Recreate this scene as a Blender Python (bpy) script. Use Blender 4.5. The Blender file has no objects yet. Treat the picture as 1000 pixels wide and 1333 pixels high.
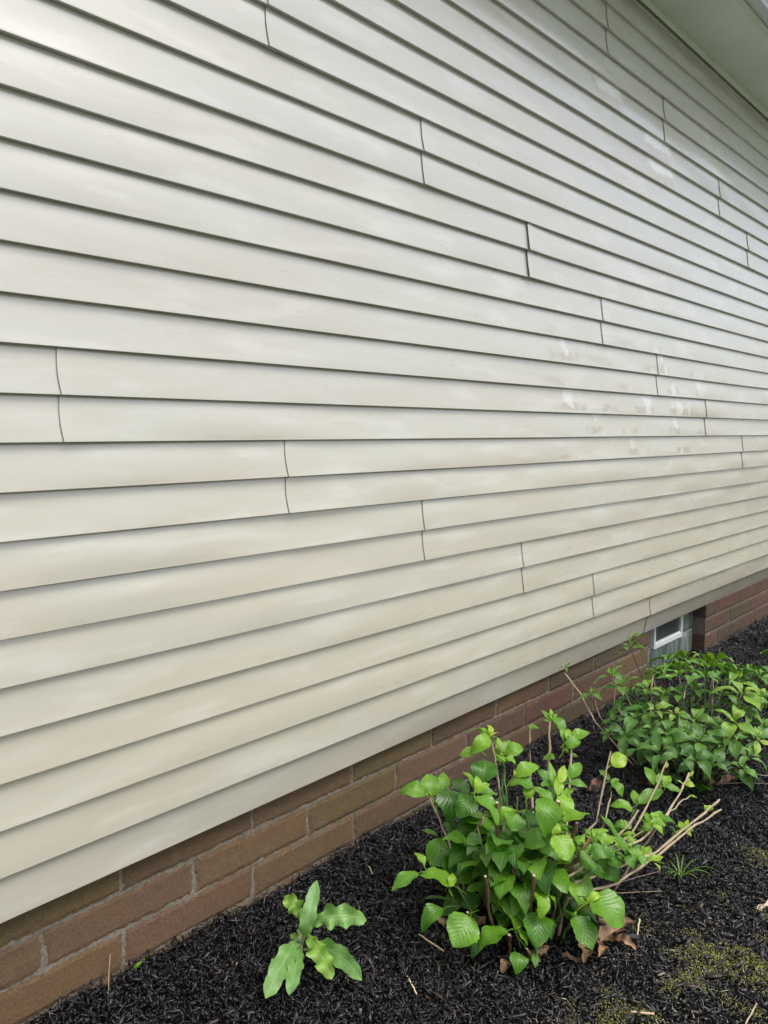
import bpy, math, random
import numpy as np
from mathutils import Vector, Matrix, noise
R = math.radians
SC = bpy.context.scene
COL = SC.collection
random.seed(7); rng = np.random.default_rng(11)

# ------------------------------------------------------------ camera, sky, sun, exposure
cd = bpy.data.cameras.new('camera'); cam = bpy.data.objects.new('camera', cd); COL.objects.link(cam)
_yaw, _pitch, _roll = R(43.0897), R(-5.5193), R(-0.4865)
_f = Vector((math.cos(_pitch)*math.cos(_yaw), math.cos(_pitch)*math.sin(_yaw), math.sin(_pitch)))
_r = _f.cross(Vector((0,0,1))).normalized(); _u = _r.cross(_f)
_r2 = _r*math.cos(_roll)+_u*math.sin(_roll); _u2 = _u*math.cos(_roll)-_r*math.sin(_roll)
M = Matrix((_r2, _u2, -_f)).transposed().to_4x4(); M.translation = Vector((0,-1.6425,1.0202))
cam.matrix_world = M
cd.sensor_fit = 'HORIZONTAL'; cd.sensor_width = 36; cd.lens = 36.0
cd.clip_start = 0.02; cd.clip_end = 500
SC.camera = cam

w = bpy.data.worlds.new('World'); SC.world = w; w.use_nodes = True
nt = w.node_tree; bg = nt.nodes['Background']
SUN_EL, SUN_AZ = 62, 160      # azimuth clockwise from +Y; a veiled sun ahead and to the right, off the wall
sky = nt.nodes.new('ShaderNodeTexSky'); sky.sky_type = 'NISHITA'; sky.sun_disc = False
sky.sun_elevation = R(SUN_EL); sky.sun_rotation = R(SUN_AZ); sky.dust_density = 4; sky.air_density = 1.0
hs = nt.nodes.new('ShaderNodeHueSaturation'); hs.inputs['Saturation'].default_value = 0.50
nt.links.new(sky.outputs[0], hs.inputs['Color']); nt.links.new(hs.outputs[0], bg.inputs['Color'])
bg.inputs['Strength'].default_value = 0.15
sd = bpy.data.lights.new('sun', 'SUN'); sun = bpy.data.objects.new('sun', sd); COL.objects.link(sun)
sd.energy = 1.35; sd.angle = R(34); sd.color = (1.0,0.97,0.91)
_d = Vector((math.sin(R(SUN_AZ))*math.cos(R(SUN_EL)), math.cos(R(SUN_AZ))*math.cos(R(SUN_EL)), math.sin(R(SUN_EL))))
sun.rotation_euler = _d.to_track_quat('Z','Y').to_euler()
SC.view_settings.view_transform = 'Standard'; SC.view_settings.look = 'None'
SC.view_settings.exposure = 0.38; SC.view_settings.gamma = 1.0; SC.view_settings.use_curve_mapping = False

# ------------------------------------------------------------ helpers
def tag(o, label=None, cat=None, group=None, kind=None):
    if label: o['label'] = label
    if cat: o['category'] = cat
    if group: o['group'] = group
    if kind: o['kind'] = kind
    return o
def empty(name, loc=(0,0,0)):
    o = bpy.data.objects.new(name, None); o.location = loc; o.empty_display_size = .05; COL.objects.link(o); return o
class MB:
    """collects faces with per-vertex colour and uv"""
    def __init__(s): s.v=[]; s.f=[]; s.c=[]; s.uv=[]
    def add(s, vs, fs, c=(1,1,1), uv=None):
        b=len(s.v); s.v += [tuple(p) for p in vs]; s.f += [tuple(i+b for i in f) for f in fs]
        s.c += (list(c) if isinstance(c, list) else [c]*len(vs)); s.uv += (uv if uv else [(0,0)]*len(vs))
    def box(s, x0,x1,y0,y1,z0,z1, c=(1,1,1)):
        vs=[(x,y,z) for x in (x0,x1) for y in (y0,y1) for z in (z0,z1)]
        s.add(vs, [(0,1,3,2),(4,6,7,5),(0,4,5,1),(2,3,7,6),(0,2,6,4),(1,5,7,3)], c)
    def tube(s, pts, rad, c=(1,1,1), n=7, cap=None):
        pts=[Vector(p) for p in pts]; k=len(pts)
        if isinstance(rad,(int,float)): rad=[rad]*k
        vs=[]; ref=Vector((.31,.2,.93))
        for i,p in enumerate(pts):
            t=(pts[min(i+1,k-1)]-pts[max(i-1,0)]).normalized()
            a=t.cross(ref); a = a if a.length>.1 else t.cross(Vector((1,0,0)))
            a.normalize(); b=t.cross(a)
            for j in range(n):
                an=2*math.pi*j/n; vs.append(p+(a*math.cos(an)+b*math.sin(an))*rad[i])
        fs=[(i*n+j, i*n+(j+1)%n, (i+1)*n+(j+1)%n, (i+1)*n+j) for i in range(k-1) for j in range(n)]
        s.add(vs, fs, c); 
        for i,rev in ((0,True),(k-1,False)):
            ring=vs[i*n:(i+1)*n]
            s.add(ring, [tuple(range(n))[::-1] if rev else tuple(range(n))], (cap if cap and not rev else (c if not isinstance(c,list) else c[0])))
    def build(s, name, mat, parent=None, smooth=False, loc=(0,0,0)):
        me=bpy.data.meshes.new(name); me.from_pydata(s.v,[],s.f); 
        ca=me.color_attributes.new('col','FLOAT_COLOR','POINT')
        ca.data.foreach_set('color', np.array([(c[0],c[1],c[2],1) for c in s.c],dtype=np.float32).ravel())
        ul=me.uv_layers.new(name='UVMap'); li=np.zeros(len(me.loops),dtype=np.int32); me.loops.foreach_get('vertex_index',li)
        ul.data.foreach_set('uv', np.array(s.uv,dtype=np.float32)[li].ravel())
        if smooth: me.polygons.foreach_set('use_smooth',[True]*len(me.polygons))
        me.materials.append(mat); me.update()
        o=bpy.data.objects.new(name,me); COL.objects.link(o); o.parent=parent; o.location=loc
        return o
def mat(name):
    m=bpy.data.materials.new(name); m.use_nodes=True; t=m.node_tree; t.nodes.clear()
    out=t.nodes.new('ShaderNodeOutputMaterial'); b=t.nodes.new('ShaderNodeBsdfPrincipled')
    t.links.new(b.outputs[0],out.inputs['Surface']); return m,t,b,out
class N:
    """small node helper"""
    def __init__(s,t): s.t=t
    def new(s,ty,**kw):
        n=s.t.nodes.new(ty)
        for k,v in kw.items(): setattr(n,k,v)
        return n
    def put(s,sock,v):
        if hasattr(v,'links') or hasattr(v,'is_linked'): s.t.links.new(v,sock)
        else: sock.default_value=v
    def math(s,op,a,b=0.0,c=None,clamp=False):
        n=s.new('ShaderNodeMath',operation=op,use_clamp=clamp); s.put(n.inputs[0],a); s.put(n.inputs[1],b)
        if c is not None: s.put(n.inputs[2],c)
        return n.outputs[0]
    def noise(s,vec,scale,detail=4,rough=.55,dist=0):
        n=s.new('ShaderNodeTexNoise'); s.put(n.inputs['Vector'],vec); n.inputs['Scale'].default_value=scale
        n.inputs['Detail'].default_value=detail; n.inputs['Roughness'].default_value=rough; n.inputs['Distortion'].default_value=dist
        return n.outputs['Fac']
    def map(s,vec,scale=(1,1,1),loc=(0,0,0)):
        n=s.new('ShaderNodeMapping'); s.put(n.inputs['Vector'],vec); n.inputs['Scale'].default_value=scale; n.inputs['Location'].default_value=loc; return n.outputs[0]
    def ramp(s,fac,stops):
        n=s.new('ShaderNodeValToRGB'); s.put(n.inputs[0],fac); e=n.color_ramp.elements
        while len(e)<len(stops): e.new(.5)
        for el,(p,c) in zip(e,stops): el.position=p; el.color=(*c,1) if len(c)==3 else c
        return n.outputs[0]
    def step(s,v,a,b):
        n=s.new('ShaderNodeMapRange',interpolation_type='SMOOTHSTEP'); s.put(n.inputs[0],v); n.inputs[1].default_value=a; n.inputs[2].default_value=b; return n.outputs[0]
    def mix(s,fac,a,b,mode='MIX'):
        n=s.new('ShaderNodeMix',data_type='RGBA',blend_type=mode); s.put(n.inputs[0],fac)
        for k,v in ((6,a),(7,b)): s.put(n.inputs[k], (*v,1) if isinstance(v,tuple) and len(v)==3 else v)
        return n.outputs[2]
    def bump(s,h,strength,dist,normal=None):
        n=s.new('ShaderNodeBump'); s.put(n.inputs['Height'],h); n.inputs['Strength'].default_value=strength; n.inputs['Distance'].default_value=dist
        if normal is not None: s.t.links.new(normal,n.inputs['Normal'])
        return n.outputs[0]
    def attr(s,name='col'): return s.new('ShaderNodeAttribute',attribute_name=name).outputs['Color']
    def obj(s): return s.new('ShaderNodeTexCoord').outputs['Object']
    def uv(s): return s.new('ShaderNodeTexCoord').outputs['UV']
    def sep(s,v): n=s.new('ShaderNodeSeparateXYZ'); s.put(n.inputs[0],v); return n.outputs
def simple(name,col,rough=.6,bump=0,scale=200,var=.15,spec=.5,metal=0):
    m,t,b,o=mat(name); n=N(t); c=n.obj(); f=n.noise(c,scale)
    dark=tuple(x*(1-var) for x in col); lite=tuple(min(1,x*(1+var)) for x in col)
    t.links.new(n.ramp(f,[(.3,dark),(.7,lite)]),b.inputs['Base Color']); b.inputs['Roughness'].default_value=rough
    b.inputs['Specular IOR Level'].default_value=spec; b.inputs['Metallic'].default_value=metal
    if bump: t.links.new(n.bump(f,bump,.002),b.inputs['Normal'])
    return m
def colmat(name,rough=.6,bump=.3,scale=300,bscale=.001,spec=.5,var=.25):
    m,t,b,o=mat(name); n=N(t); c=n.obj(); f=n.noise(c,scale)
    v=n.ramp(f,[(.25,(1-var,)*3),(.75,(1+var,)*3)])
    t.links.new(n.mix(1.0,n.attr(),v,'MULTIPLY'),b.inputs['Base Color']); b.inputs['Roughness'].default_value=rough
    b.inputs['Specular IOR Level'].default_value=spec
    t.links.new(n.bump(f,bump,bscale),b.inputs['Normal']); return m
E_ = 0.1016          # siding exposure

# ------------------------------------------------------------ materials of the house
def siding_mat():
    m,t,b,o=mat('vinyl_siding'); n=N(t); c=n.obj(); X,Y,Z=n.sep(c)
    k=n.math('DIVIDE',Z,E_); fr=n.math('FRACT',k)                 # place within a course
    row=n.math('FLOOR',k)
    big=n.noise(n.map(c,(.9,1,3.2)),1.6,3,.5)
    comb=n.new('ShaderNodeCombineXYZ'); n.put(comb.inputs[0],X); n.put(comb.inputs[1],n.math('MULTIPLY',row,7.31)); n.put(comb.inputs[2],n.math('MULTIPLY',Z,4.0))
    per=n.noise(comb.outputs[0],1.5,5,.6)                        # differs from course to course
    low=n.step(Z,-.1,2.3)                                        # lower courses creamier, upper greyer green
    base=n.mix(low,(.600,.553,.438),(.525,.527,.483))
    base=n.mix(n.math('MULTIPLY',n.step(big,.35,.7),.45),base,(.58,.60,.53))
    base=n.mix(n.math('MULTIPLY',n.step(per,.40,.72),.42),base,(.52,.475,.375))
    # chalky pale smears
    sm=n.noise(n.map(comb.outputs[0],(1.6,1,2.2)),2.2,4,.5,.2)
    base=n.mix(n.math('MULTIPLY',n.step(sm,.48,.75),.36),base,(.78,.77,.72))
    # grime film, faint green, streaky
    gr=n.noise(n.map(c,(14,1,60)),1.0,6,.7)
    base=n.mix(n.math('MULTIPLY',n.step(gr,.46,.72),.06),base,(.33,.36,.26))
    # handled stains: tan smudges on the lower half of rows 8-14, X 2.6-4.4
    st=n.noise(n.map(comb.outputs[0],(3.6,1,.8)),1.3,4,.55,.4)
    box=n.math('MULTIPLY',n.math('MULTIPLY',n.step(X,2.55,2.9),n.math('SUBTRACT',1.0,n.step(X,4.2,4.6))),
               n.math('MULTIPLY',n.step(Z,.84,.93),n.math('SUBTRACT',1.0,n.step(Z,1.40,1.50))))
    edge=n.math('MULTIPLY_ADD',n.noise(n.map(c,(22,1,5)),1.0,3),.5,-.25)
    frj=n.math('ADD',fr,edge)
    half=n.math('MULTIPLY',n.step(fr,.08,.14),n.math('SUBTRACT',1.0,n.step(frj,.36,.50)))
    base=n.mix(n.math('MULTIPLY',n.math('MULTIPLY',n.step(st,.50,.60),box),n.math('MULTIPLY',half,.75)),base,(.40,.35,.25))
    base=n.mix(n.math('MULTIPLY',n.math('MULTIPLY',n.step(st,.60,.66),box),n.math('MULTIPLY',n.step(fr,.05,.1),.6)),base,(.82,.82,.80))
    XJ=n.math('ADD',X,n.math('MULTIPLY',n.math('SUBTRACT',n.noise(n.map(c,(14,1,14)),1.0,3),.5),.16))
    # reflections painted into the colour high on the wall: pale above, tan below
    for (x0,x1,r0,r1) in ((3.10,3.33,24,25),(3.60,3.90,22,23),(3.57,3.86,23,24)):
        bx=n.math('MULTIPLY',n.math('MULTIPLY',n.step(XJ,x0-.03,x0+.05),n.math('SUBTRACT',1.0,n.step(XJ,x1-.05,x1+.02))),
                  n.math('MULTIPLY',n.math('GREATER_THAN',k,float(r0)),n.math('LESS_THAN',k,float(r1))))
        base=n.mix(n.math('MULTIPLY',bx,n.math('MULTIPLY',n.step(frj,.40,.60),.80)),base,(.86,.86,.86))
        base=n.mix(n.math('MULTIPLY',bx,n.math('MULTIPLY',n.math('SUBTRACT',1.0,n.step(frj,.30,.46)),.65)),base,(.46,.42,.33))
    # tiny specks
    sp=n.new('ShaderNodeTexVoronoi',feature='F1'); n.put(sp.inputs['Vector'],c); sp.inputs['Scale'].default_value=9
    base=n.mix(n.math('MULTIPLY',n.math('LESS_THAN',sp.outputs['Distance'],.013),.3),base,(.2,.2,.16))
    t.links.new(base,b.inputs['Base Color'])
    rgh=n.noise(n.map(c,(6,1,20)),1.0,4)
    t.links.new(n.math('MULTIPLY_ADD',rgh,.14,.22),b.inputs['Roughness']); b.inputs['Specular IOR Level'].default_value=.6; b.inputs['Coat Weight'].default_value=1; b.inputs['Coat Roughness'].default_value=.16; b.inputs['Coat IOR'].default_value=1.85
    grain=n.noise(n.map(c,(10,10,420)),1.0,4,.55,.4)
    h1=n.bump(grain,.05,.0010)
    wav=n.noise(n.map(c,(1.6,1,7)),1.0,2,.4)
    t.links.new(n.bump(wav,.4,.010,h1),b.inputs['Normal'])
    return m
def block_mat():
    m,t,b,o=mat('brown_block'); n=N(t); c=n.obj()
    f=n.noise(c,230,6,.75); g=n.noise(n.map(c,(6,6,26)),1.6,5,.65); p=n.noise(c,16,4,.6)
    v=n.ramp(f,[(.32,(.58,.58,.58)),(.68,(1.42,1.38,1.32))])
    base=n.mix(1.0,n.attr(),v,'MULTIPLY')
    base=n.mix(n.math('MULTIPLY',n.step(g,.48,.7),.35),base,(.21,.125,.055))
    base=n.mix(n.math('MULTIPLY',n.step(p,.58,.75),.30),base,(.24,.18,.13))
    vo=n.new('ShaderNodeTexVoronoi'); n.put(vo.inputs['Vector'],c); vo.inputs['Scale'].default_value=95
    pit=n.math('LESS_THAN',vo.outputs['Distance'],.10)
    base=n.mix(n.math('MULTIPLY',pit,.6),base,(.02,.015,.012))
    t.links.new(base,b.inputs['Base Color']); b.inputs['Roughness'].default_value=.85; b.inputs['Specular IOR Level'].default_value=.3
    t.links.new(n.bump(n.math('SUBTRACT',f,n.math('MULTIPLY',pit,.5)),.5,.0022),b.inputs['Normal']); return m
SIDING=siding_mat(); BLOCK=block_mat()
MORTAR=simple('mortar',(.205,.18,.14),.9,.8,160,.35)
SOFFIT=simple('soffit_vinyl',(.80,.87,.80),.5,.05,3,.06)
TRIM=simple('trim_vinyl',(.72,.76,.68),.45,.05,6,.06)
GUTTER=simple('gutter_paint',(.62,.67,.72),.35,.05,8,.05)
WHITE=simple('white_frame',(.80,.81,.80),.4,.05,30,.05)
ROOF=simple('shingle',(.07,.065,.06),.9,.6,60,.3)
DARKCORE=simple('sheathing',(.10,.095,.085),.9)

# ------------------------------------------------------------ the house
house=empty('house',(0,0,0))
tag(house,'house wall of cream vinyl siding over a brown block foundation','house')
XL,XR=-2.2,9.2
def vnoise(x,y,z=0): return noise.noise(Vector((x,y,z)))
mb=MB()
SEAM=[3.76,3.14,2.56,1.954,1.37,.745,3.765,3.176,2.572,1.957,1.335,.849,3.767,3.175,2.56]
LIFT=[.0028,.0028,.0028,.0028,.0026,.0030,.0026,.0032,.0052,.0034,.0030,.0026,.0030,.0028,.0026]
for p in range(15):
    cuts=[]; s=SEAM[p]
    while s>XL: s-=3.67
    s+=3.67
    while s<XR: cuts.append(s); s+=3.67
    ends=[XL]+cuts+[XR]
    for i in range(len(ends)-1):
        a=ends[i]; b=ends[i+1]+(.035 if i<len(ends)-2 else 0)
        xs=[a]
        x=a+.01
        while x<b-.02: xs.append(x); x+=.045
        xs.append(b)
        seed=p*3.7
        prof=[]                                  # (offset y, z, bulge weight)
        for k in (2*p+1,2*p):
            z0=k*E_; hgt=E_ if k<29 else .044
            back=.0145
            pts=[(back,z0+hgt+.003,0)]
            for q in (.98,.86,.70,.52,.34,.18,.08):
                if q*E_>hgt: continue
                pts.append((back*(q**1.15)*.92, z0+q*E_, math.sin(q*math.pi)))
            pts+=[(.0002,z0+.0035,0),(0,z0+.0012,0),(.0010,z0,0),(back,z0+.0006,0)]
            prof+= [(y,z,wt,k) for y,z,wt in pts]
        vs=[]
        for x in xs:
            lift=LIFT[p]*(1.5 if p==8 else 1.15)*math.exp(-(x-a)/.10) if i>0 else 0
            for (y,z,wt,k) in prof:
                yy=y-.0024*wt*(vnoise(x*1.7,seed,k)*1.6)-.0008*vnoise(x*.9,seed+5,k)*1.5-lift
                zz=z+.0009*vnoise(x*1.1,seed+9,k*.7)
                if k==0:
                    yy+=.0022*min(4.5,max(0,x))
                    q=max(0,min(1,1-z/E_)); yy+=(.008+.0085*max(0,min(4.1,x-.5)))*q
                if k==1: yy+=.0022*min(4.5,max(0,x))*max(0,1-(z-E_)/E_)
                q=max(0,min(1,(z-k*E_)/E_))
                vs.append((x-(.0045*math.sin(math.pi*q) if x==a and i>0 else 0),yy,zz))
        m_=len(prof); fs=[]
        for u in range(len(xs)-1):
            for v in range(m_-1):
                fs.append((u*m_+v,u*m_+v+1,(u+1)*m_+v+1,(u+1)*m_+v))
        mb.add(vs,fs)
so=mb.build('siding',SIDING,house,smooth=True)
me=so.data
try: me.set_sharp_from_angle(angle=R(35))
except Exception as e: print('sharp',e)
# solid body behind the cladding, starter strip above the blocks
mb=MB(); mb.box(XL,XR,.022,6.0,.2105,3.0); mb.box(XL,XR,.0665,6.0,.012,.210); mb.build('wall_core',DARKCORE,house)

# foundation blocks
fb=MB(); fb2=MB(); BL=.3985; HJ=.0034
def block(x0,x1,z0,z1,y0=.050,y1=.215):
    fb_=fb if x1<4.2 else fb2
    ch=.0035; j=lambda: random.uniform(-.0006,.0006)
    y0+=random.uniform(-.0012,.0012)
    r=random.random()
    olive=1 if (1.0<x0<2.05 and z1>-.2 and r<.8) or (r<.18) else 0
    if olive: c=(random.uniform(.138,.165),random.uniform(.100,.116),random.uniform(.054,.065))
    elif x0>2.0: c=(random.uniform(.095,.135),random.uniform(.068,.082),random.uniform(.050,.060))
    else: c=(random.uniform(.135,.170),random.uniform(.090,.106),random.uniform(.056,.068))
    # front face as a fine grid with broken arrises
    nx=max(4,int((x1-x0)/.012)); nz=8; vs=[]; fs=[]
    for a in range(nx+1):
        for b in range(nz+1):
            u=a/nx; v=b/nz; x=x0+(x1-x0)*u; z=z0+(z1-z0)*v
            ed=min(min(a,nx-a)*.6,min(b,nz-b)); dy=ch*(1.0 if ed<=0 else 0)*random.uniform(.4,1.4)
            dx=random.uniform(-.0007,.0007) if a in(0,nx) else 0; dz=random.uniform(-.0006,.0006) if b in (0,nz) else 0
            vs.append((x+dx,y0+dy+.0007*vnoise(x*40,z*40),z+dz))
    for a in range(nx):
        for b in range(nz): i=a*(nz+1)+b; fs.append((i,i+nz+1,i+nz+2,i+1))
    fb_.add(vs,fs,c)
    # sides
    vs=[(x0,y0+ch,z0),(x1,y0+ch,z0),(x1,y0+ch,z1),(x0,y0+ch,z1),(x0,y1,z0),(x1,y1,z0),(x1,y1,z1),(x0,y1,z1)]
    fb_.add(vs,[(0,4,7,3),(1,2,6,5),(3,7,6,2),(0,1,5,4)],c)
W0,W1=3.849,4.645
rows=[(-.084,.010,.857),(-.182,-.084,.665),(-.280,-.182,.857),(-.378,-.280,.665),(-.476,-.378,.857)]
for (za,zb,ph) in rows:
    x=ph-8*BL
    while x<XR:
        x0,x1=x,x+BL; x+=BL
        if x1<XL: continue
        x0=max(x0,XL); x1=min(x1,XR)
        segs=[(x0,x1)]
        if x1>W0 and x0<W1 and zb>-.38:
            segs=[]
            if x0<W0: segs.append((x0,W0+HJ))
            if x1>W1: segs.append((W1-HJ,x1))
        for (s0,s1) in segs:
            if s1-s0>.03: block(s0+HJ,s1-HJ,za+HJ,zb-(HJ if zb<0 else 0))
fb.build('foundation',BLOCK,house,smooth=False); fb2.build('foundation',BLOCK,house,smooth=False)
mb=MB()
def mortar_sheet(x0,x1,z0,z1):
    nx=int((x1-x0)/.01); nz=int((z1-z0)/.007); vs=[]; fs=[]
    for a in range(nx+1):
        for b in range(nz+1):
            x=x0+(x1-x0)*a/nx; z=z0+(z1-z0)*b/nz
            vs.append((x,.0535+.0016*vnoise(x*55,z*55)+.0014*vnoise(x*9,z*9,4),z))
    for a in range(nx):
        for b in range(nz): i=a*(nz+1)+b; fs.append((i,i+nz+1,i+nz+2,i+1))
    mb.add(vs,fs)
mortar_sheet(XL,W0-.001,-.50,.0); mortar_sheet(W1+.001,XR,-.50,.0)
mb.box(XL,W0-.002,.058,.21,-.5,.002); mb.box(W1+.002,XR,.058,.21,-.5,.002); mb.box(W0,W1,.06,.20,-.5,-.385)
mb.build('mortar',MORTAR,house)

# basement window: glass blocks round a white vent
def glassblock_mat():
    m,t,b,o=mat('wavy_glass_block'); n=N(t); c=n.obj()
    wv=n.noise(n.map(c,(20,1,3.0)),1.0,3,.5,.8)
    t.links.new(n.ramp(wv,[(.3,(.075,.10,.088)),(.52,(.17,.21,.19)),(.7,(.34,.39,.36))]),b.inputs['Base Color'])
    b.inputs['Roughness'].default_value=.12; b.inputs['Specular IOR Level'].default_value=.8
    t.links.new(n.bump(wv,.8,.006),b.inputs['Normal']); return m
GB=glassblock_mat()
PANE=simple('vent_glass',(.085,.10,.092),.12,0,3,.2,.9)
wm=MB(); YG=.120
win_m=simple('window_mortar',(.33,.33,.31),.8,.6,150,.2)
wm.box(W0+.001,W1-.001,YG+.012,YG+.06,-.370,.010)
window=wm.build('window',win_m,house)
def gblock(x0,x1,z0,z1):
    g=MB(); r=.010; n_=6; vs=[];fs=[]
    X_=[x0,x0+r*.4,x0+r*1.4,x0+r*3]+[x1-r*3,x1-r*1.4,x1-r*.4,x1]; Z_=[z0,z0+r*.4,z0+r*1.4,z0+r*3]+[z1-r*3,z1-r*1.4,z1-r*.4,z1]
    d=[.016,.006,.002,0,0,.002,.006,.016]
    for i,x in enumerate(X_):
        for j,z in enumerate(Z_): vs.append((x,YG+max(d[i],d[j]),z))
    for i in range(7):
        for j in range(7): q=i*8+j; fs.append((q,q+8,q+9,q+1))
    g.add(vs,fs); g.build('glass_block',GB,window,smooth=True)
gx=[W0+.004,4.048,4.2475,4.447,W1-.002]; 
for (a,b) in ((0,1),(3,4)): gblock(gx[a]+.004,gx[b]-.004,-.150,.009)
for a in range(4): gblock(gx[a]+.004,gx[a+1]-.004,-.362,-.164)
fr=MB(); x0,x1,z0,z1=4.052,4.443,-.158,.010
fr.box(x0,x0+.020,YG-.010,YG+.011,z0,z1); fr.box(x1-.020,x1,YG-.010,YG+.011,z0,z1); fr.box(x0+.020,x1-.020,YG-.012,YG+.011,z0,z0+.024)
fr.box(x0+.020,x1-.020,YG-.004,YG+.011,z0+.024,z0+.031)
fr.build('frame',WHITE,window)
pn=MB(); pn.box(x0+.0205,x1-.0205,YG+.001,YG+.009,z0+.0315,z1); pn.build('pane',PANE,window)

# eaves
mb=MB(); mb.box(XL-.3,XR+.3,-.298,.018,2.990,3.004)
mb.build('soffit',SOFFIT,house)
mb=MB(); mb.box(XL,XR,-.0165,-.0125,2.953,2.9885); mb.box(XL,XR,-.0125,.012,2.9845,2.9885); mb.box(XL,XR,-.022,-.0167,2.982,2.9885); mb.build('channel_trim',TRIM,house)
mb=MB(); mb.box(XL-.3,XR+.3,-.318,-.2982,2.986,3.130); mb.build('fascia',TRIM,house)
mb=MB(); pr=[(y+.034,z) for y,z in [(-.353,3.125),(-.353,3.004),(-.357,3.000),(-.400,3.000),(-.405,2.998),(-.409,3.002),(-.412,3.012),(-.440,3.045),(-.455,3.060),(-.458,3.100),(-.470,3.118),(-.470,3.128),(-.462,3.128)]]
pi=[(y+(.003 if y<-.326 else .002),z+.003) for y,z in pr][::-1]
ring=pr+pi; n_=len(ring); vs=[(x,y,z) for x in (XL-.3,XR+.3) for (y,z) in ring]
mb.add(vs,[(i,(i+1)%n_,n_+(i+1)%n_,n_+i) for i in range(n_)]); mb.build('gutter',GUTTER,house)
mb=MB(); vs=[(x,y,z) for x in (XL-.35,XR+.35) for (y,z) in ((-.40,3.135),(3.1,4.90),(6.6,3.135),(6.6,3.11),(3.1,4.87),(-.40,3.112))]
mb.add(vs,[(0,1,7,6),(1,2,8,7),(2,3,9,8),(3,4,10,9),(4,5,11,10),(5,0,6,11),(0,5,4,1),(1,4,3,2),(6,7,10,11),(7,8,9,10)]); mb.build('roof',ROOF,house)

# ------------------------------------------------------------ ground
def gz(x,y):
    return -.290-.030*max(0,-y)+.012*vnoise(x*1.3,y*1.3,2)+.008*vnoise(x*4,y*4,5)+.013*vnoise(x*11,y*11,8)-.012*math.exp(-((x-1.35)/.18)**2)*math.exp(-(y/.4)**2)
def gzv(x,y): return np.array([gz(a,b) for a,b in zip(x,y)])
m,t,b,o=mat('mulch_soil'); n=N(t); c=n.obj(); f=n.noise(c,90,8,.7); g=n.noise(c,14,5,.6)
t.links.new(n.mix(n.math('MULTIPLY',n.step(g,.5,.75),.5),n.ramp(f,[(.3,(.003,.003,.003)),(.7,(.012,.011,.011))]),(.015,.012,.010)),b.inputs['Base Color'])
b.inputs['Roughness'].default_value=.9; b.inputs['Specular IOR Level'].default_value=.1; t.links.new(n.bump(f,1.0,.012),b.inputs['Normal']); SOIL=m
nx,ny=560,150; xs=np.linspace(-1.2,9.2,nx); ys=np.linspace(-2.3,.16,ny)
vs=[(x,y,gz(x,y)+.004*vnoise(x*22,y*22,1)+.002*vnoise(x*60,y*60,1)) for x in xs for y in ys]
fs=[(i*ny+j,(i+1)*ny+j,(i+1)*ny+j+1,i*ny+j+1) for i in range(nx-1) for j in range(ny-1)]
mb=MB(); mb.add(vs,fs); tag(mb.build('mulch_bed',SOIL,smooth=True),kind='structure')
m,t,b,o=mat('lawn'); n=N(t); c=n.obj(); f=n.noise(c,40,6,.7); g=n.noise(c,.8,4)
t.links.new(n.mix(g,n.ramp(f,[(.3,(.11,.125,.075)),(.7,(.20,.215,.14))]),(.20,.22,.15)),b.inputs['Base Color']); b.inputs['Roughness'].default_value=.9
t.links.new(n.bump(f,1,.02),b.inputs['Normal']); LAWN=m
mb=MB(); mb.add([(-150,-150,-.42),(150,-150,-.42),(150,150,-.42),(-150,150,-.42)],[(0,1,2,3)]); tag(mb.build('lawn',LAWN),kind='structure')

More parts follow.
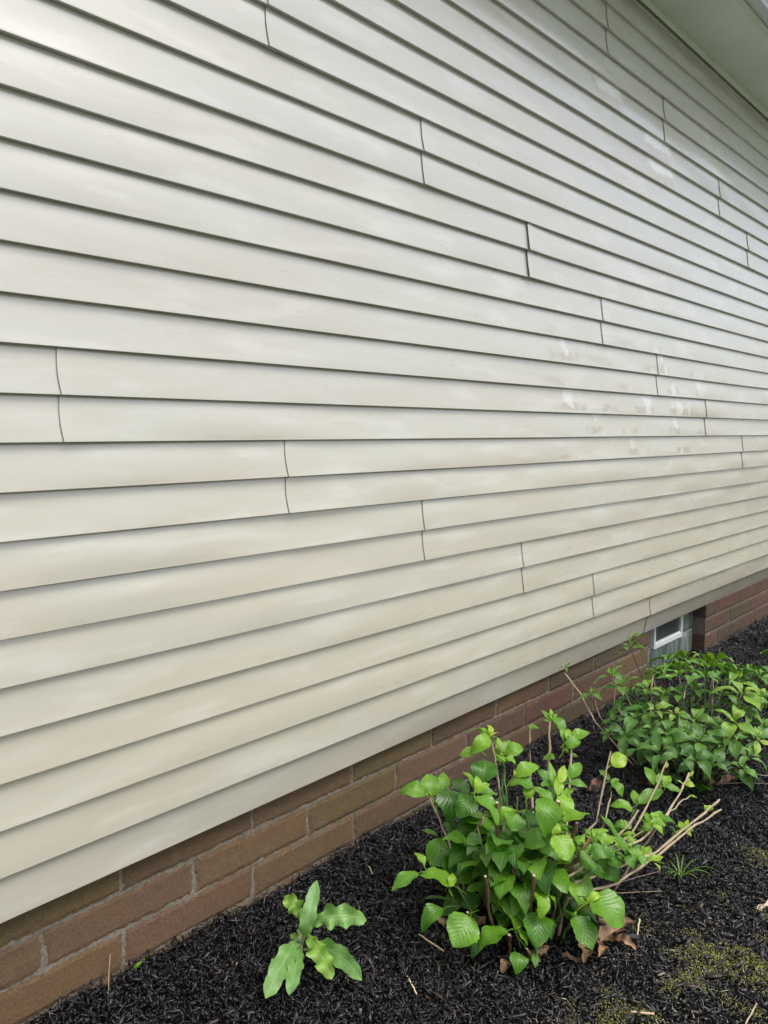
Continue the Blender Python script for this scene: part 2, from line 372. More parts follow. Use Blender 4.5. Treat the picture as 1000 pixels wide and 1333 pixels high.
# shredded mulch: countless slivers
def slivers(name,n_,xr,yr,lmin,lmax,wmin,wmax,pal,mat_,lift=(0,.012),keep=None,tilt=.35):
    x=rng.uniform(*xr,n_); y=rng.uniform(*yr,n_)
    if keep is not None:
        k=keep(x,y); x=x[k]; y=y[k]; n_=len(x)
    z=gzv(x,y)+rng.uniform(*lift,n_)
    L=lmin+(lmax-lmin)*rng.power(.45,n_)*rng.uniform(.5,1,n_); W=rng.uniform(wmin,wmax,n_)*(.6+.4*rng.random(n_)); H=W*rng.uniform(.3,.7,n_)
    yaw=rng.uniform(0,2*np.pi,n_); pt=rng.normal(0,tilt,n_); rl=rng.uniform(-.8,.8,n_)
    ax=np.stack([np.cos(yaw)*np.cos(pt),np.sin(yaw)*np.cos(pt),np.sin(pt)],1)
    up=np.tile([0,0,1.],(n_,1)); sd=np.cross(up,ax); sd/=np.linalg.norm(sd,axis=1)[:,None]; nn=np.cross(ax,sd)
    s2=sd*np.cos(rl)[:,None]+nn*np.sin(rl)[:,None]; n2=np.cross(ax,s2)
    c=np.stack([x,y,z],1); V=np.zeros((n_,8,3)); bend=rng.normal(0,.10,n_)
    i=0
    for sx in (-1,1):
        for sy in (-1,1):
            for sz in (-1,1):
                tp=rng.uniform(.25,1.1,n_)
                V[:,i]=c+ax*(sx*L/2*rng.uniform(.8,1.1,n_))[:,None]+s2*(sy*W/2*tp+bend*L*.5)[:,None]+n2*(sz*H/2*tp)[:,None]; i+=1
    F=np.array([(0,1,3,2),(4,6,7,5),(0,4,5,1),(2,3,7,6),(0,2,6,4),(1,5,7,3)])
    faces=(F[None]+8*np.arange(n_)[:,None,None]).reshape(-1)
    me=bpy.data.meshes.new(name); me.vertices.add(n_*8); me.vertices.foreach_set('co',V.reshape(-1))
    me.loops.add(len(faces)); me.loops.foreach_set('vertex_index',faces.astype(np.int32))
    me.polygons.add(n_*6); me.polygons.foreach_set('loop_start',np.arange(0,n_*24,4,dtype=np.int32)); me.update(calc_edges=True)
    pc=np.array([p[1] for p in pal]); pw=np.array([p[0] for p in pal],float); pw/=pw.sum()
    ci=rng.choice(len(pal),n_,p=pw); col=pc[ci]*rng.uniform(.6,1.5,n_)[:,None]
    ca=me.color_attributes.new('col','FLOAT_COLOR','POINT'); ca.data.foreach_set('color',np.repeat(np.c_[col,np.ones(n_)],8,axis=0).astype(np.float32).ravel())
    me.materials.append(mat_); ob=bpy.data.objects.new(name,me); COL.objects.link(ob); return ob
MULCH=colmat('shredded_mulch',.38,.7,420,.0015,.75,.45)
black=[(62,(.0035,.0035,.005)),(22,(.009,.009,.013)),(10,(.028,.028,.036)),(3,(.075,.072,.080)),(6,(.034,.022,.016)),(1.6,(.075,.045,.032)),(.30,(.24,.19,.14))]
def fresh(x,y): return (y+.78+.10*np.sin(x*3.0)>rng.normal(0,.07,len(x)))
def vis(x,y): return (x-.4)*.94>-(y+.15)*.05-.3
a=slivers('fine_mulch',60000,(.35,3.4),(-1.0,.045),.003,.018,.001,.0045,black,MULCH,keep=fresh,lift=(0,.022),tilt=.7); tag(a,kind='stuff')
a=slivers('shredded_mulch',60000,(.35,3.4),(-1.0,.045),.008,.050,.0018,.0080,black,MULCH,keep=fresh,lift=(-.002,.024),tilt=.7); tag(a,kind='stuff')
b2=slivers('shredded_mulch',75000,(3.4,8.0),(-1.1,.045),.008,.055,.003,.010,black,MULCH,lift=(0,.026),tilt=.7); tag(b2,kind='stuff')
b3=slivers('bark_chunks',6500,(.35,5.5),(-1.2,.04),.018,.055,.006,.014,black,MULCH,lift=(.004,.020),tilt=.5); tag(b3,kind='stuff')
worn=[(42,(.009,.009,.010)),(24,(.032,.029,.029)),(19,(.095,.085,.078)),(11,(.19,.165,.145)),(3,(.34,.30,.24))]
def old(x,y): return ~fresh(x,y)
c2=slivers('weathered_mulch',85000,(.7,3.4),(-1.75,-.55),.004,.028,.0012,.0055,worn,MULCH,lift=(0,.012),keep=old,tilt=.5); tag(c2,kind='stuff')
def mossy(x,y):
    v=np.array([vnoise(p*5,q*5,9)+.6*vnoise(p*17,q*17,3) for p,q in zip(x,y)])
    d=np.exp(-((x-1.95)/.55)**2-((y+1.00)/.22)**2)
    return v+d*.75>.74+rng.normal(0,.10,len(x))
MOSS=colmat('moss',.8,.6,600,.001,.2,.3)
c3=slivers('moss',150000,(1.2,3.2),(-1.5,-.78),.003,.009,.0010,.0026,[(5,(.34,.36,.09)),(4,(.20,.25,.06)),(4,(.46,.44,.18))],MOSS,lift=(.003,.011),keep=mossy,tilt=.8); tag(c3,kind='stuff')
FRONT_LEAVES=[(-0.085,0.269,0.275,-0.127,0.334,0.288,0.045,1.500),(-0.065,0.262,0.266,-0.029,0.304,0.316,0.050,1.800),(-0.041,0.264,0.257,0.024,0.281,0.310,0.036,1.500),
(-0.081,0.198,0.316,-0.121,0.139,0.257,0.066,0.200),(-0.003,0.169,0.288,-0.018,0.225,0.313,0.040,0.300),(-0.089,0.105,0.332,-0.148,0.097,0.291,0.055,0.700),
(-0.143,0.064,0.360,-0.128,-0.024,0.318,0.045,1.600),(-0.031,0.104,0.346,0.020,0.131,0.396,0.065,0.700),(-0.092,0.082,0.352,-0.080,0.133,0.391,0.030,1.800),
(-0.102,0.079,0.356,-0.068,0.094,0.388,0.021,2.300),(-0.103,0.079,0.354,-0.059,0.059,0.370,0.021,2.000),(-0.076,0.093,0.338,-0.038,0.047,0.335,0.026,0.800),
(0.057,0.141,0.444,0.030,0.199,0.463,0.022,1.300),(0.032,0.126,0.456,-0.031,0.143,0.425,0.044,1.900),(0.006,0.148,0.416,-0.036,0.180,0.409,0.028,1.900),
(0.050,0.136,0.454,0.067,0.154,0.479,0.018,3.000),(0.042,0.130,0.456,0.065,0.118,0.464,0.008,3.000),(0.049,0.136,0.450,0.041,0.171,0.467,0.018,2.300),
(0.078,0.112,0.394,0.120,0.113,0.423,0.032,1.800),(0.076,0.100,0.398,0.127,0.070,0.414,0.040,1.900),(0.088,0.130,0.391,0.116,0.152,0.424,0.023,2.000),
(0.075,0.126,0.372,0.092,0.155,0.402,0.018,1.900),(0.053,0.095,0.402,0.039,0.091,0.390,0.036,1.800),(0.059,0.089,0.398,0.069,0.058,0.385,0.027,1.600),
(0.016,0.028,0.371,0.089,-0.008,0.396,0.043,2.100),(0.027,-0.030,0.354,-0.009,0.027,0.366,0.045,1.200),(-0.007,-0.027,0.334,0.023,-0.015,0.360,0.029,2.000),
(-0.106,0.206,0.184,-0.126,0.247,0.196,0.013,1.500),(-0.067,0.164,0.184,-0.072,0.213,0.210,0.026,0.500),(-0.045,0.115,0.211,-0.086,0.149,0.206,0.048,0.500),
(-0.012,0.112,0.236,-0.074,0.159,0.225,0.031,0.300),(0.017,0.106,0.208,-0.040,0.098,0.169,0.067,0.300),(-0.048,-0.015,0.311,-0.095,0.008,0.295,0.033,1.900),
(-0.054,-0.023,0.311,-0.094,-0.036,0.280,0.062,1.500),(-0.048,-0.110,0.263,-0.094,-0.074,0.256,0.044,1.300),(-0.050,-0.021,0.249,-0.102,-0.017,0.221,0.054,1.100),
(-0.067,0.078,0.201,-0.135,0.070,0.158,0.064,0.500),(0.329,0.098,0.429,0.330,0.136,0.455,0.012,1.800),(0.328,0.100,0.434,0.351,0.114,0.459,0.015,2.500),
(0.331,0.097,0.431,0.356,0.092,0.446,0.011,2.000),(0.298,0.077,0.456,0.281,0.024,0.411,0.034,1.200),(0.326,0.102,0.427,0.314,0.120,0.430,0.010,1.400),
(0.333,0.176,0.378,0.352,0.180,0.394,0.010,2.000),(0.326,0.169,0.382,0.348,0.153,0.387,0.016,1.300),(0.332,0.176,0.375,0.341,0.189,0.390,0.007,2.000),
(0.256,-0.003,0.409,0.285,0.014,0.439,0.023,2.200),(0.260,-0.006,0.418,0.317,-0.041,0.434,0.037,1.900),(0.226,-0.015,0.403,0.276,-0.033,0.425,0.033,1.300),
(0.228,-0.019,0.389,0.226,-0.002,0.399,0.016,2.500),(0.236,-0.015,0.380,0.252,-0.042,0.374,0.016,0.800),(0.256,0.012,0.409,0.280,0.033,0.440,0.019,2.000),
(0.263,0.068,0.338,0.247,0.077,0.334,0.015,1.800),(0.263,0.068,0.338,0.279,0.054,0.340,0.017,1.700),(0.271,0.073,0.332,0.285,0.077,0.344,0.015,1.900),
(0.049,-0.084,0.350,0.095,-0.036,0.411,0.019,1.900),(0.058,-0.090,0.375,0.102,-0.080,0.410,0.028,2.800),(0.110,-0.087,0.370,0.166,-0.094,0.403,0.033,1.700),
(0.091,-0.097,0.366,0.124,-0.139,0.361,0.022,1.600),(0.099,-0.035,0.348,0.100,0.003,0.373,0.031,0.900),(0.071,-0.061,0.366,0.042,-0.040,0.360,0.018,1.700),
(0.008,-0.099,0.344,-0.002,-0.042,0.373,0.030,1.600),(0.051,-0.074,0.329,0.067,-0.044,0.358,0.025,1.000),(0.034,-0.097,0.351,0.077,-0.077,0.391,0.025,2.500),
(0.059,-0.097,0.333,0.105,-0.109,0.356,0.025,2.200),(-0.031,-0.085,0.366,-0.082,-0.139,0.304,0.057,1.300),(0.021,-0.120,0.303,0.077,-0.106,0.347,0.039,2.200),
(-0.002,-0.138,0.306,0.061,-0.179,0.321,0.053,1.700),(-0.050,-0.134,0.289,-0.020,-0.130,0.310,0.025,2.700),(-0.065,-0.145,0.297,-0.081,-0.202,0.257,0.053,2.300),
(0.018,-0.066,0.242,0.031,-0.013,0.281,0.034,0.500),(0.339,-0.101,0.339,0.390,-0.124,0.358,0.041,2.800),(0.348,-0.097,0.332,0.397,-0.097,0.365,0.018,2.600),
(0.332,-0.101,0.293,0.333,-0.065,0.316,0.023,1.300),(0.308,-0.118,0.298,0.307,-0.157,0.273,0.028,1.500),(0.317,-0.113,0.293,0.342,-0.125,0.302,0.016,1.700),
(0.299,-0.190,0.240,0.270,-0.134,0.255,0.029,1.500),(0.126,-0.156,0.209,0.132,-0.125,0.231,0.017,1.800),(0.155,-0.160,0.199,0.191,-0.159,0.221,0.022,1.800),
(0.131,-0.163,0.205,0.152,-0.142,0.230,0.018,2.100),(0.209,-0.188,0.196,0.220,-0.125,0.241,0.027,1.000),(0.343,-0.179,0.238,0.373,-0.159,0.269,0.033,1.600),
(0.331,-0.193,0.252,0.410,-0.228,0.282,0.043,1.100),(0.441,-0.191,0.269,0.464,-0.150,0.310,0.026,1.500),(0.456,-0.208,0.260,0.487,-0.189,0.292,0.029,1.700),
(0.453,-0.219,0.264,0.493,-0.215,0.293,0.021,1.800),(0.444,-0.223,0.273,0.466,-0.261,0.264,0.021,1.400),(0.507,-0.198,0.303,0.524,-0.192,0.317,0.009,3.000),
(0.540,-0.240,0.250,0.538,-0.219,0.262,0.012,2.800),(0.533,-0.247,0.255,0.554,-0.271,0.254,0.017,2.800),(0.545,-0.245,0.255,0.567,-0.248,0.267,0.010,2.600),
(0.571,-0.242,0.265,0.599,-0.249,0.279,0.007,3.000),(0.547,-0.253,0.217,0.563,-0.275,0.214,0.006,2.500),(0.314,-0.239,0.210,0.324,-0.206,0.236,0.025,1.600),
(0.323,-0.235,0.205,0.373,-0.245,0.231,0.027,1.800),(0.295,-0.247,0.220,0.329,-0.279,0.222,0.031,2.000),(0.314,-0.239,0.214,0.301,-0.206,0.226,0.027,1.500),
(0.270,-0.263,0.235,0.271,-0.295,0.217,0.022,2.300),(0.286,-0.251,0.225,0.260,-0.241,0.215,0.023,1.200),(0.336,-0.234,0.204,0.388,-0.282,0.208,0.028,1.000),
(0.322,-0.247,0.223,0.340,-0.236,0.240,0.018,2.600),(0.364,-0.266,0.197,0.364,-0.291,0.183,0.018,0.800),(0.395,-0.300,0.186,0.404,-0.283,0.202,0.019,2.000),
(0.406,-0.298,0.181,0.437,-0.297,0.201,0.010,2.500),(0.385,-0.304,0.191,0.406,-0.326,0.191,0.019,2.700),(0.369,-0.315,0.197,0.372,-0.333,0.188,0.011,3.000),
(0.404,-0.297,0.178,0.399,-0.274,0.189,0.013,1.900),(0.484,-0.332,0.219,0.496,-0.322,0.232,0.012,2.600),(0.484,-0.332,0.219,0.509,-0.341,0.229,0.016,2.700),
(0.217,-0.262,0.158,0.209,-0.229,0.171,0.022,1.800),(0.236,-0.253,0.147,0.262,-0.236,0.172,0.027,2.500),(0.237,-0.255,0.147,0.275,-0.255,0.169,0.021,2.300),
(0.213,-0.285,0.164,0.243,-0.306,0.170,0.022,2.800),(0.199,-0.300,0.167,0.193,-0.321,0.152,0.013,2.800),(0.218,-0.292,0.158,0.238,-0.318,0.155,0.004,2.500),
(0.199,-0.270,0.169,0.180,-0.250,0.169,0.018,2.000),(0.209,-0.267,0.161,0.234,-0.280,0.168,0.018,2.200),(0.172,-0.206,0.205,0.162,-0.181,0.213,0.018,2.300),
(0.181,-0.202,0.199,0.200,-0.211,0.206,0.026,1.700),(0.154,-0.215,0.215,0.148,-0.253,0.190,0.026,1.500),(0.119,-0.208,0.207,0.131,-0.251,0.191,0.019,1.000),
(0.216,-0.212,0.184,0.233,-0.247,0.175,0.035,0.700),(0.215,-0.194,0.201,0.253,-0.231,0.202,0.009,1.800),(0.134,-0.152,0.200,0.150,-0.124,0.226,0.018,2.000),
(0.144,-0.149,0.195,0.189,-0.151,0.220,0.027,1.900),(0.125,-0.157,0.205,0.125,-0.128,0.222,0.022,1.900),(0.146,-0.151,0.195,0.176,-0.168,0.202,0.022,1.400),
(0.218,-0.170,0.190,0.261,-0.176,0.213,0.023,1.500),(0.021,-0.195,0.186,0.037,-0.212,0.185,0.008,2.800),(0.071,-0.211,0.239,0.066,-0.178,0.255,0.033,1.700),
(0.080,-0.207,0.234,0.117,-0.219,0.249,0.031,1.900),(0.056,-0.223,0.245,0.017,-0.213,0.228,0.036,1.200),(0.083,-0.241,0.228,0.053,-0.217,0.223,0.037,1.000),
(0.105,-0.234,0.225,0.130,-0.261,0.225,0.037,1.500),(0.108,-0.255,0.206,0.107,-0.286,0.188,0.037,1.100),(0.092,-0.254,0.203,0.062,-0.235,0.196,0.037,0.700),
(0.035,-0.204,0.226,0.029,-0.180,0.236,0.036,1.300),(0.014,-0.211,0.225,-0.016,-0.197,0.215,0.044,0.900),(0.026,-0.226,0.212,-0.006,-0.218,0.198,0.044,0.600),
(0.157,-0.249,0.209,0.147,-0.275,0.188,0.033,1.400),(0.182,-0.246,0.206,0.182,-0.219,0.223,0.029,1.800),(0.164,-0.259,0.192,0.166,-0.293,0.174,0.025,1.600),
(0.076,-0.223,0.198,0.090,-0.255,0.188,0.037,0.500),(0.020,-0.185,0.250,0.017,-0.159,0.263,0.032,1.600),(0.011,-0.177,0.234,0.005,-0.153,0.244,0.036,1.100),
(0.135,-0.165,0.222,0.168,-0.180,0.232,0.021,2.100),(0.237,-0.188,0.208,0.268,-0.201,0.219,0.026,1.700),(0.247,-0.197,0.216,0.226,-0.170,0.219,0.024,1.200),
(0.077,-0.183,0.178,0.098,-0.253,0.151,0.062,0.800),(-0.184,0.165,0.141,-0.111,0.174,0.190,0.074,1.100),(-0.241,0.143,0.175,-0.235,0.179,0.199,0.026,1.800),
(-0.267,0.140,0.168,-0.341,0.172,0.143,0.039,1.400),(-0.225,0.063,0.148,-0.270,0.145,0.167,0.069,1.700),(-0.182,0.101,0.118,-0.131,0.137,0.168,0.054,0.900),
(-0.195,0.087,0.129,-0.128,0.043,0.143,0.049,0.900),(-0.236,0.060,0.148,-0.207,0.071,0.171,0.021,2.600),(-0.142,0.019,0.157,-0.143,0.057,0.177,0.021,2.300),
(-0.164,0.003,0.188,-0.177,-0.064,0.145,0.067,1.200),(-0.152,-0.003,0.134,-0.197,0.039,0.131,0.035,1.100),(-0.129,0.038,0.076,-0.178,0.068,0.064,0.040,0.300),
(-0.209,0.096,0.088,-0.262,0.148,0.086,0.026,0.300),(-0.258,0.062,0.098,-0.329,0.082,0.071,0.042,1.000),(-0.251,-0.017,0.111,-0.328,-0.022,0.069,0.074,1.300),
(-0.222,-0.015,0.041,-0.263,-0.036,0.010,0.029,0.600),(-0.205,-0.100,0.084,-0.281,-0.066,0.062,0.066,1.500),(-0.206,-0.122,0.023,-0.235,-0.151,-0.004,0.045,1.100),
(-0.164,-0.153,0.018,-0.188,-0.171,-0.002,0.018,1.100),(-0.092,-0.059,0.185,-0.102,-0.026,0.198,0.021,1.900),(-0.092,-0.059,0.185,-0.057,-0.069,0.200,0.025,2.000),
(-0.058,-0.118,0.130,0.001,-0.082,0.185,0.060,1.200),(-0.073,-0.099,0.154,-0.087,-0.055,0.171,0.029,1.800),(-0.104,-0.053,0.137,-0.120,-0.087,0.111,0.053,0.600),
(-0.116,-0.126,0.160,-0.149,-0.167,0.121,0.039,1.700),(-0.092,-0.139,0.146,-0.093,-0.173,0.128,0.029,2.200),(-0.173,-0.107,0.067,-0.137,-0.056,0.114,0.039,1.600),
(-0.180,-0.113,0.079,-0.184,-0.147,0.060,0.033,1.800),(-0.117,-0.132,0.105,-0.178,-0.166,0.057,0.069,0.900),(-0.005,-0.147,0.118,-0.017,-0.191,0.089,0.051,0.400),
(0.001,-0.125,0.106,0.052,-0.133,0.132,0.039,0.500),(-0.044,-0.222,0.120,-0.022,-0.159,0.167,0.038,1.600),(-0.041,-0.237,0.151,-0.027,-0.326,0.113,0.082,1.500),
(-0.029,-0.223,0.127,0.024,-0.193,0.174,0.032,1.600),(-0.055,-0.236,0.145,-0.010,-0.255,0.161,0.020,2.700),(-0.082,-0.213,0.113,-0.104,-0.282,0.068,0.062,1.200),
(-0.050,-0.204,0.100,-0.026,-0.261,0.084,0.045,0.600),(-0.164,-0.041,0.079,-0.157,-0.071,0.068,0.025,0.900),(0.023,-0.193,0.210,0.022,-0.221,0.194,0.008,2.800),
(-0.011,-0.131,0.191,0.018,-0.152,0.196,0.021,1.800),(0.031,-0.127,0.115,-0.020,-0.128,0.087,0.050,0.500),(0.032,-0.163,0.077,-0.010,-0.127,0.073,0.045,0.400)]
FRONT_STEMS=[
('woody',[(-0.078,0.021,0.136),(-0.111,-0.0,0.353)],0.0042,0.004),
('woody',[(-0.193,-0.042,0.066),(-0.233,-0.051,0.221)],0.0036,0.0034),
('woody',[(-0.131,-0.118,0.101),(-0.15,-0.14,0.222)],0.0038,0.0036),
('woody',[(-0.128,-0.069,0.159),(-0.142,-0.075,0.219)],0.0038,0.0036),
('woody',[(0.007,-0.11,0.26),(-0.008,-0.124,0.36)],0.0055,0.0052),
('woody',[(0.023,-0.145,0.234),(0.012,-0.168,0.308)],0.0042,0.0042),
('woody',[(0.065,-0.152,0.197),(0.103,-0.159,0.228)],0.004,0.004),
('woody',[(-0.236,0.002,0.047),(-0.255,-0.012,0.119)],0.003,0.003),
('woody',[(-0.187,-0.095,0.046),(-0.203,-0.103,0.074)],0.0035,0.0035),
('woody',[(-0.177,-0.154,0.017),(-0.184,-0.143,0.046)],0.003,0.003),
('tan',[(0.084,-0.007,0.112),(0.269,0.137,0.244),(0.331,0.178,0.378)],0.0036,0.003),
('tan',[(0.114,-0.034,0.155),(0.275,0.075,0.273),(0.326,0.102,0.427)],0.0036,0.003),
('tan',[(0.098,-0.087,0.181),(0.197,-0.043,0.303),(0.244,-0.02,0.403)],0.0036,0.003),
('tan',[(0.025,0.08,0.288),(0.055,0.12,0.381),(0.049,0.135,0.443)],0.003,0.0026),
('green',[(-0.015,0.031,0.161),(0.03,0.078,0.31),(0.071,0.104,0.392)],0.003,0.0024),
('green',[(-0.013,0.012,0.145),(0.036,0.072,0.31),(0.081,0.108,0.388)],0.003,0.0024),
('tan',[(-0.146,0.093,0.127),(-0.094,0.196,0.206),(-0.084,0.253,0.271)],0.003,0.0025),
('tan',[(0.06,-0.118,0.187),(0.206,-0.123,0.22),(0.35,-0.093,0.376)],0.0032,0.0024),
('tan',[(0.147,-0.142,0.159),(0.226,-0.143,0.228),(0.306,-0.119,0.275)],0.0024,0.002),
('tan',[(0.042,-0.147,0.162),(0.203,-0.195,0.206),(0.31,-0.201,0.242)],0.0034,0.003),
('tan',[(0.117,-0.18,0.186),(0.223,-0.218,0.201),(0.361,-0.221,0.277),(0.5,-0.202,0.326)],0.003,0.0022),
('tan',[(0.051,-0.142,0.156),(0.245,-0.242,0.193),(0.416,-0.246,0.21),(0.518,-0.246,0.252),(0.573,-0.243,0.279)],0.0034,0.0022),
('tan',[(0.402,-0.247,0.206),(0.507,-0.254,0.218),(0.563,-0.256,0.213)],0.0026,0.0016),
('tan',[(-0.018,-0.185,0.161),(0.136,-0.234,0.157),(0.251,-0.281,0.171),(0.441,-0.343,0.234),(0.532,-0.351,0.243)],0.0034,0.0026),
('tan',[(-0.035,-0.173,0.121),(0.1,-0.243,0.131),(0.249,-0.293,0.17),(0.399,-0.331,0.209),(0.523,-0.36,0.218)],0.0036,0.0024),
('tan',[(-0.031,-0.17,0.181),(0.131,-0.195,0.186),(0.297,-0.224,0.193)],0.0028,0.0024),
('woody',[(-0.062,-0.075,0.092),(0.056,-0.121,0.145),(0.109,-0.142,0.186)],0.004,0.0032),
('tan',[(-0.086,0.112,0.194),(-0.087,0.054,0.293),(-0.098,0.061,0.262)],0.002,0.002),
('tan',[(-0.094,0.043,0.168),(-0.104,0.067,0.256)],0.0018,0.0016),
('green',[(-0.171,0.037,0.063),(-0.194,0.072,0.135),(-0.227,0.066,0.152)],0.003,0.0025),
('green',[(-0.112,0.014,0.034),(-0.143,0.095,0.169),(-0.16,0.148,0.2)],0.003,0.002),
('green',[(-0.154,-0.051,0.083),(-0.18,-0.013,0.163),(-0.157,0.008,0.166)],0.0025,0.002),
('green',[(-0.078,-0.131,0.102),(-0.061,-0.115,0.13),(-0.027,-0.098,0.194)],0.003,0.0024),
('green',[(-0.052,-0.161,0.082),(0.017,-0.1,0.198),(0.049,-0.084,0.35)],0.0034,0.0024),
('green',[(-0.05,-0.193,0.074),(-0.053,-0.201,0.1),(-0.047,-0.232,0.139)],0.003,0.0024),
('green',[(-0.171,-0.144,0.03),(-0.183,-0.111,0.07),(-0.177,-0.102,0.071)],0.0024,0.002),
('green',[(-0.01,-0.04,0.209),(-0.01,-0.029,0.292),(-0.007,-0.024,0.345)],0.003,0.0022),
('green',[(-0.032,-0.02,0.188),(-0.043,-0.021,0.302),(-0.041,-0.017,0.348)],0.0026,0.0022)]
REAR_ROSETTES=[(-0.182,0.465,0.376,0.035,1.6),(-0.013,0.231,0.516,0.05,1.8),(-0.038,0.251,0.472,0.07,1),(0.046,0.147,0.372,0.08,1.5),(0.118,0.149,0.408,0.08,1.2),(0.217,0.117,0.403,0.08,1.7),(-0.030,0.153,0.356,0.08,1.3),(-0.004,0.056,0.383,0.09,1.6),(0.269,-0.017,0.374,0.09,1.4),(0.090,0.027,0.373,0.09,1.2),(0.207,-0.100,0.353,0.09,1.6),(0.397,-0.084,0.345,0.08,1.2),(-0.244,0.304,0.318,0.06,1.3),(-0.186,0.251,0.392,0.09,1.3),(-0.210,0.199,0.361,0.09,1.2),(-0.144,0.127,0.351,0.075,1.6),(-0.010,0.136,0.387,0.06,1.6),(0.080,0.113,0.384,0.08,1.3),(0.145,0.117,0.388,0.07,2.2),(0.242,0.086,0.379,0.06,2),(0.168,0.020,0.389,0.09,1.5),(0.399,0.061,0.349,0.1,2),(0.443,0.010,0.315,0.08,1.2),(0.204,-0.025,0.351,0.08,1),(0.019,-0.042,0.392,0.09,1.1),(0.011,-0.185,0.355,0.11,2.3),(0.057,-0.235,0.354,0.09,1.9),(0.220,-0.184,0.380,0.08,1),(-0.270,0.037,0.316,0.08,1.7),(-0.222,-0.017,0.301,0.06,2.2),(-0.105,0.081,0.324,0.08,0.9),(-0.057,0.030,0.323,0.09,0.7),(0.035,0.005,0.321,0.08,0.8),(0.108,-0.075,0.305,0.09,0.9),(-0.220,-0.094,0.291,0.1,1.3),(-0.182,-0.137,0.276,0.09,1.1),(-0.171,-0.217,0.308,0.09,1.9),(-0.031,-0.224,0.285,0.08,1),(-0.046,-0.283,0.274,0.08,1.2),(-0.172,-0.296,0.266,0.06,2.6),(-0.247,-0.295,0.224,0.07,1.4),(-0.228,-0.235,0.272,0.09,0.9),(-0.268,-0.196,0.245,0.09,0.7),(-0.314,-0.145,0.259,0.1,0.8),(-0.301,-0.085,0.268,0.09,0.8),(-0.339,-0.044,0.268,0.08,0.9),(-0.329,0.018,0.263,0.09,0.7),(-0.271,0.105,0.270,0.09,0.8),(-0.264,0.172,0.282,0.08,0.5),(-0.333,0.169,0.256,0.08,0.4),(-0.398,0.090,0.250,0.09,0.4),(-0.457,0.004,0.234,0.09,0.4),(-0.458,-0.067,0.240,0.08,0.4),(-0.462,-0.136,0.247,0.08,0.4),(-0.426,-0.176,0.233,0.08,0.3),(-0.391,-0.215,0.219,0.08,0.4),(-0.392,0.154,0.231,0.06,0.6),(-0.135,0.185,0.308,0.08,0.7),(-0.102,0.145,0.276,0.07,0.6),(-0.320,-0.294,0.205,0.05,1.1),(-0.045,0.080,0.245,0.09,0.4),(0.020,0.012,0.259,0.1,0.4),(0.082,-0.056,0.243,0.1,0.4),(0.146,-0.124,0.242,0.1,0.5),(-0.238,0.056,0.181,0.1,0.2),(-0.158,-0.031,0.166,0.1,0.2),(-0.131,-0.137,0.141,0.1,0.2),(0.042,-0.295,0.327,0.1,1),(-0.053,-0.352,0.251,0.1,1),(0.272,-0.242,0.364,0.09,1)]
REAR_STEMS=[
('tan',[(-0.294,0.269,0.219),(-0.235,0.363,0.293),(-0.188,0.469,0.353)],0.003,0.0024),
('red',[(-0.14,0.108,0.248),(-0.035,0.165,0.4),(-0.007,0.223,0.503)],0.003,0.0022),
('red',[(-0.264,0.016,0.215),(-0.197,0.029,0.298),(-0.224,-0.015,0.301)],0.003,0.0024),
('red',[(-0.247,-0.08,0.191),(-0.222,-0.096,0.262),(-0.047,-0.058,0.294)],0.004,0.003),
('tan',[(-0.257,0.158,0.237),(-0.236,0.218,0.295),(-0.178,0.242,0.385)],0.003,0.0022),
('tan',[(-0.076,0.133,0.384),(-0.136,0.111,0.294),(-0.193,0.09,0.236)],0.002,0.002),
('tan',[(0.029,0.02,0.383),(-0.038,0.014,0.353),(-0.096,-0.001,0.325)],0.003,0.002),
('tan',[(-0.001,-0.18,0.296),(-0.0,-0.175,0.34),(0.014,-0.187,0.363)],0.003,0.0024),
('red',[(-0.145,-0.18,0.247),(-0.307,-0.157,0.232),(-0.338,-0.129,0.191)],0.003,0.0026),
('tan',[(-0.278,0.254,0.234),(-0.243,0.297,0.278),(-0.245,0.303,0.315)],0.002,0.0016),
('green',[(-0.329,-0.072,0.142),(-0.115,0.007,0.235),(0.144,0.116,0.375)],0.003,0.002),
('green',[(-0.272,-0.133,0.142),(0.01,-0.053,0.246),(0.398,0.061,0.336)],0.003,0.002),
('green',[(-0.224,-0.184,0.141),(-0.033,-0.156,0.223),(0.057,-0.235,0.354)],0.003,0.002),
('green',[(-0.387,-0.01,0.143),(-0.265,0.091,0.226),(-0.207,0.194,0.352)],0.003,0.002)]
WEED_BASE=(1.192,-0.222,-0.280)
WEED_LEAVES=[([(-0.005,-0.02,0.05),(-0.023,-0.053,0.11),(0.064,0.003,0.16)],0.047,0),([(0.036,0.031,0.05),(0.016,0.031,0.1),(0.022,0.087,0.1)],0.034,1),([(0.037,-0.001,0.05),(0.067,-0.049,0.09),(0.151,-0.089,0.05)],0.047,2),([(-0.004,0.0,0.04),(-0.099,-0.053,0.05),(-0.18,-0.088,0.02)],0.06,0),([(-0.013,-0.011,0.03),(-0.074,-0.073,0.04),(-0.137,-0.12,0.02)],0.044,0),([(0.008,-0.02,0.05),(-0.025,-0.102,0.06),(-0.034,-0.155,0.02)],0.041,1),([(-0.013,-0.024,0.02),(0.018,-0.101,0.05),(0.011,-0.21,0.02)],0.056,0),([(0.006,0.004,0.02),(-0.003,0.021,0.03),(0.003,0.033,0.03)],0.013,1)]
